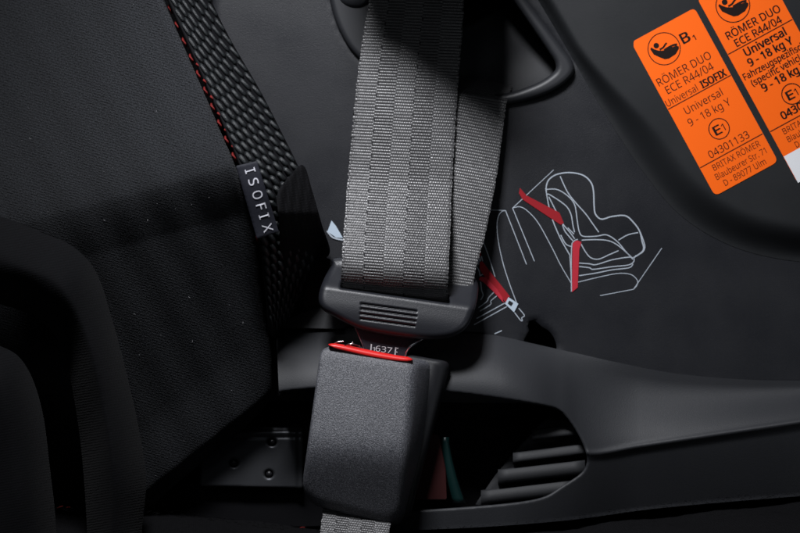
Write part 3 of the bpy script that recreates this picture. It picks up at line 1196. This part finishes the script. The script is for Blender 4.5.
def weave(name, left, right, hfun, s0, s1, n_along, n_across, parent, seed=0, pitch=3.05, plain=False):
    """woven strap: left/right give (x,y) at s, hfun(s,u) the height; yarn relief is real geometry"""
    sf = np.linspace(s0, s1, 600)
    Lf = np.array([left(s) for s in sf])
    Rf = np.array([right(s) for s in sf])
    hf = np.array([hfun(s, 0.5) for s in sf])
    lf = np.concatenate([[0], np.cumsum(np.sqrt((np.diff((Lf + Rf) / 2, axis=0) ** 2).sum(1) + np.diff(hf) ** 2))])
    ln = np.arange(0.001, lf[-1], pitch / 6)          # six samples to every row of yarn
    SS = np.interp(ln, lf, sf)
    n_along = len(SS)
    L = np.array([left(s) for s in SS])
    R = np.array([right(s) for s in SS])
    r2 = np.random.default_rng(seed)
    U = np.linspace(0, 1, n_across)
    QB = np.stack([(1 - U) * (1 - 2 * U), 4 * U * (1 - U), U * (2 * U - 1)])
    width = np.linalg.norm(R - L, axis=1).mean()
    V = np.zeros((n_along, n_across, 3))
    col = np.zeros((n_along, n_across))
    wob = r2.normal(0, 0.10, (n_along, n_across))
    from numpy import sin, pi
    nwarp = int(width / 2.3)
    rowjit = r2.normal(0, 0.12, 4000)
    yarnv = r2.uniform(0.0, 1.0, (4000, 400))
    for i, s in enumerate(SS):
        row = ln[i] / pitch
        band = np.searchsorted(BANDS, U)
        dark = (band % 2 == 1) & (not plain)
        ph = np.where(dark, 0.0, 0.5)
        rr = row + ph
        ri = np.floor(rr).astype(int)
        fr_ = rr - ri
        body = np.sqrt(np.clip(sin(pi * fr_), 0, 1))
        # dark bands: one flat bar per row with deep gap ; light bands: small separate stitches, shallower gap
        xi = U * nwarp + np.where(ri % 2 == 0, 0.0, 0.5) + 0.12 * ((row * 0.8) % 1)
        fx = xi - np.floor(xi)
        st = np.sqrt(np.clip(sin(pi * fx), 0, 1))
        gapd = np.where(dark, 1.0, 0.72)
        relief = np.where(dark, body * (0.62 + 0.38 * st), (0.22 + 0.78 * body) * (0.45 + 0.55 * st))
        # vertical notch where bands meet, every fourth row, drifting
        for bi, bb in enumerate([] if plain else BANDS):
            dx = np.abs(U - bb + 0.006 * ((ri % 8) - 4) / 4)
            relief = relief * (1 - (0.9 if bi % 2 == 0 else 0.4) * (dx < 0.0055) * ((ri % 4) == (bi % 3)))
        edge_ = np.minimum(U, 1 - U)
        selv = np.where(edge_ < 0.018, 0.35 + 0.5 * ((ln[i] / (pitch * 1.5)) % 1), 1.0)
        relief = relief * selv
        yv = yarnv[ri % 4000, np.floor(xi).astype(int) % 400]
        amp = 0.85
        hh = np.array([hfun(s, 0.0), hfun(s, 0.5), hfun(s, 1.0)]) @ QB + amp * relief + 0.25 * yv * relief + wob[i] * 0.25
        P = L[i][None] * (1 - U[:, None]) + R[i][None] * U[:, None]
        P[:, 0] += rowjit[ri % 4000] * (edge_ < 0.03) * 2
        V[i, :, 0] = P[:, 0]
        V[i, :, 1] = P[:, 1]
        V[i, :, 2] = hh
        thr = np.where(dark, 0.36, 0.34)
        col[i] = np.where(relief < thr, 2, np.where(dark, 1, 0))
    pts = V.reshape(-1, 3)
    _f = (D - pts[:, 2]) / D
    verts = list(np.stack([(pts[:, 0] - 400) * S * _f, -pts[:, 2] * S, -(pts[:, 1] - 266.5) * S * _f + Z0], 1))
    a = (np.arange(n_along - 1)[:, None] * n_across + np.arange(n_across - 1)[None]).ravel()
    F = np.stack([a, a + n_across, a + n_across + 1, a + 1], 1)
    fm = col[:-1, :-1].ravel().astype(int)
    # back side, plain
    nb = len(verts)
    st_ = 12
    ii = list(range(0, n_along, st_)) + ([n_along - 1] if (n_along - 1) % st_ else [])
    jj = list(range(0, n_across, 8)) + ([n_across - 1] if (n_across - 1) % 8 else [])
    for i in ii:
        for j in jj:
            x, y, h = V[i, j]
            verts.append(W(x, y, h - 3.2))
    F2 = []
    m = len(jj)
    for i in range(len(ii) - 1):
        for j in range(m - 1):
            q = nb + i * m + j
            F2.append((q, q + 1, q + m + 1, q + m))
    # edge walls
    F3 = []
    for i in range(len(ii) - 1):
        for (jc, jb) in ((0, 0), (n_across - 1, m - 1)):
            A_ = ii[i] * n_across + jc
            B_ = ii[i + 1] * n_across + jc
            F3.append((A_, nb + i * m + jb, nb + (i + 1) * m + jb, B_))
    F = list(map(tuple, F)) + F2 + F3
    fm = list(fm) + [1] * (len(F2) + len(F3))
    return link(name, verts, F, [M['belt'], M['belt2'], M['beltgap']], parent, fmat=fm)


fl = crom([(377, -110), (374, -40), (369, 0), (363, 35), (357, 80), (352, 130), (347, 190), (343, 240), (341.5, 270), (341.5, 292), (343, 300)], n=20)
frr = crom([(470, -110), (467, -40), (464, 0), (462, 35), (458.5, 80), (455, 130), (452, 190), (450, 240), (448.5, 270), (448, 300), (449, 309)], n=20)


def samp(c):
    c = np.asarray(c)
    L = np.concatenate([[0], np.cumsum(np.linalg.norm(np.diff(c, axis=0), axis=1))])
    L /= L[-1]

    def f(s):
        return np.array([np.interp(s, L, c[:, 0]), np.interp(s, L, c[:, 1])])
    return f


def front_h(s, u):
    # from inside the guide, out over its rim, down to the slot of the tongue
    h = np.interp(s, [0, 0.2, 0.30, 0.42, 0.51, 0.62, 0.70, 0.80, 0.88, 0.925, 0.955, 1.0], [4, 10, 15, 20, 23, 26, 30, 50, 71, 75, 70, 44])
    return float(h) + 3.0 * math.sin(u * math.pi) - 3.0 * u


# smooth the height profile
_s = np.linspace(0, 1, 401)
_h = np.array([front_h(s, 0.0) for s in _s])
_k = np.hanning(31)
_k /= _k.sum()
_hs = np.convolve(np.pad(_h, 15, mode='edge'), _k, 'valid')


def front_hs(s, u):
    return float(np.interp(s, _s, _hs)) + 3.0 * math.sin(u * math.pi) - 3.0 * u


weave("front_webbing", samp(fl), samp(frr), front_hs, 0.0, 1.0, 900, 240, sb, 1)

rl = crom([(420, 60), (428, 82), (436, 96), (438, 120), (434, 180), (428, 230), (424, 262), (422, 282)], n=14)
rr_ = crom([(516, 72), (511, 90), (507, 100), (504, 122), (496, 180), (485, 235), (476, 268), (473, 290)], n=14)


def rear_h(s, u):
    h = np.interp(s, [0, 0.06, 0.10, 0.135, 0.17, 0.22, 0.3, 0.45, 0.7, 0.9, 1.0], [-50, -26, -6, 9, 12.5, 13.5, 14.5, 16, 25, 36, 40])
    return float(h) + 2.0 * math.sin(u * math.pi)


weave("rear_webbing", samp(rl), samp(rr_), rear_h, 0.0, 1.0, 520, 180, sb, 2, plain=True)

# ================================================================ the tongue
tn = thing("belt_tongue", "black plastic belt tongue with four grooves, its steel plate pushed into the buckle", "belt tongue", raw(400, 335, 80))
t_out = crom([(338, 258), (331, 266), (323, 281), (318.5, 297), (322, 309), (335, 317), (350, 325), (366, 331), (400, 337), (430, 339.5), (452, 337), (466, 328), (474, 312), (478, 294), (477, 281), (468, 273), (450, 268), (400, 260)], closed=True, n=6)
t_slot = roundpoly([(341, 281), (449, 296), (450, 303.5), (340, 288)], 2)


def tongue_h(x, y):
    yl = 288 + (x - 341) * 0.145
    base = 71 + 3 * np.exp(-((y - (yl + 22)) / 18.0) ** 2) + 0.12 * (y - yl)
    base = base - 30 * ss(yl + 4, yl - 26, y)
    # four grooves
    for k in range(4):
        yg = 303.8 + k * 5.0 + (x - 361) * 0.135
        xm = ((x > 360.5 - k * 0.4) & (x < 417.5 - k * 0.6))
        base = base - 2.6 * np.exp(-((y - yg) / 0.85) ** 2) * xm
    return base


sheet("grip", t_out, tongue_h, M['tongue'], tn, cell=0.9, holes=[t_slot], wall=14, edge=7.0, hole_edge=2.0)
# steel plate from grip into the buckle
pl_out = np.array([(352, 322), (357, 332), (361, 342), (365, 352), (368, 372), (398, 376), (404, 360), (408, 350), (414, 344), (420, 334)])


def plate_h(x, y):
    return 66.0 + 0 * x


pl = sheet("steel_plate", pl_out, plate_h, M['platesteel'], tn, cell=1.2, wall=5, edge=1.0)
mb = MB()
th = math.radians(8)
put_text(mb, "637", (383.8, 349.4), (math.cos(th), math.sin(th)), (-math.sin(th), math.cos(th)), 0, 0, 66.6, 16.5, 5.8, 0.0, 0)
mb.ribbon([(371.4, 344.0), (370.6, 352.6)], 1.2, 66.6, 0, smooth=False)
mb.ribbon([(372.8, 348.0), (374.6, 347.0), (374.2, 352.8)], 0.7, 66.6, 0, smooth=False)
mb.ribbon([(395.8, 347.4), (394.8, 356.4)], 1.2, 66.6, 0, smooth=False)
mb.ribbon([(395.8, 348.0), (398.4, 348.3)], 0.8, 66.6, 0, smooth=False)
mb.ribbon([(395.4, 351.8), (397.4, 352.1)], 0.8, 66.6, 0, smooth=False)
mb.build("stamped_number", M['etch'], pl, face_cam=True)
for pth in ([(424, 338, 67.5), (418, 341.6, 68.5), (411, 346, 68.5), (407, 350.5, 67.5), (405, 357, 66)], [(354, 326, 66.5), (357.5, 333, 67.5), (361, 341, 67.5), (364, 349, 66.5)]):
    Vt, Ft = tube_mesh([W(*p) for p in crom(pth, n=5)], (1.05 if pth[0][0] > 400 else 0.35) * S, 8)
    link("plate_edge", Vt, Ft, M['steel'], pl)

# ================================================================ the buckle
bk = thing("belt_buckle", "black grained plastic belt buckle with a red release button on top", "buckle", raw(370, 520, 60))


def bk_ring(inset, sx, sy, h, n=6):
    c = [(319.5, 345), (416, 361.5), (400, 529), (299, 501)]
    cc = np.mean(c, axis=0)
    pts = []
    for p in c:
        d = np.array(p) - cc
        pts.append(cc + d * (1 - inset / 56.0))
    r = [11, 8, 20, 24]
    P = roundpoly(pts, [max(2, a * (1 - inset / 80)) for a in r], n=n)
    Q = []
    m = len(P)
    for i in range(m):
        a, b = P[i], P[(i + 1) % m]
        k = 14 if i % (n + 1) == n else 1
        for t in range(k):
            Q.append(a + (b - a) * t / k)
    return [(x + sx * (1 - 0.80 * (y - 360) / 165), y + sy, h) for x, y in Q]


rings = []
# body of the front shell, from its rear edge to the face
HB = 92


def face_bend(p):
    x, y, h = p
    yb = 452 + (x - 360) * 0.06
    d = y - yb
    return (x, y, h + 0.20 * (y - 345) - 0.62 * 7.0 * math.log1p(math.exp(min(d / 7.0, 40))) - 0.0012 * (x - 365) ** 2 * 0.5)


for ins, sx, sy, h in [(-0.5, 22, 1.5, HB - 46), (-0.8, 21, 1.2, HB - 40), (-0.6, 13, 0.6, HB - 24), (-0.4, 4.5, 0.2, HB - 9), (0.6, 1.0, 0, HB - 3.5), (2.6, -0.6, 0, HB - 1.2), (5.5, -1.5, 0, HB)]:
    rings.append([face_bend(p) for p in bk_ring(ins, sx, sy, h)])
for ins in list(np.arange(8, 55, 2.8)) + [55.5]:
    rings.append([face_bend(p) for p in bk_ring(ins, -1.5, 0, HB + 1.2 * (ins / 60))])
hs = loft("housing", rings, M['buckle'], bk)
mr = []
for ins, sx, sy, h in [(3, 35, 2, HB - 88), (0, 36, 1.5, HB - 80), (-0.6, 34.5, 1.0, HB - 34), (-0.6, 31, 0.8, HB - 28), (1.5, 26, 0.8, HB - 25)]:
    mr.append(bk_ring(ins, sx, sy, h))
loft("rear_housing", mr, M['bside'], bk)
# red release button: a slim bar let into the top of the face
top_line = crom([(328.5, 344.5), (345, 348), (365, 352.5), (385, 356.3), (400, 358.5), (412.5, 359.5)], n=4)
rg = []
for i, (x, y) in enumerate(top_line):
    t = i / (len(top_line) - 1)
    e = min(1, t * 8 + 0.25, (1 - t) * 8 + 0.25)
    w_ = (2.3 + 1.4 * math.sin(math.pi * min(1, t ** 0.8))) * e
    rg.append([(x, y - w_ * 0.95, HB - 22), (x, y - w_ * 0.95, HB - 4), (x, y - w_ * 0.6, HB + 0.6), (x, y + w_ * 0.45, HB + 2.6), (x, y + w_ * 0.9, HB + 1.4), (x, y + w_, HB - 3), (x, y + w_, HB - 22)])
loft("release_button", rg, M['red'], bk)
# bright lip of the slot
mb = MB()
for pth, r in (([(332, 345, HB - 4), (337, 342, HB - 2.5), (344, 341.2, HB - 2.5)], 0.55), ([(343, 346.5, HB - 1), (348, 344.2, HB + 1), (353, 344.0, HB + 1.6), (360, 345.8, HB + 0.6)], 0.6), ([(350, 345, HB - 6), (353, 342, HB - 5)], 0.8)):
    Vt, Ft = tube_mesh([W(*p) for p in crom(pth, n=5)], r * S, 8)
    mb.add(Vt, Ft)
mb.build("slot_lip", M['steel'], bk, smooth=True, conv=lambda *p: p)

# strap of the buckle going down between cushion and frame
sl = crom([(324, 500), (322, 520), (318, 545), (312, 590)], n=10)
sr = crom([(392, 508), (390, 528), (387, 553), (380, 598)], n=10)
weave("strap", samp(sl), samp(sr), lambda s, u: 70 + 78 * s, 0.0, 1.0, 260, 150, bk, 3)
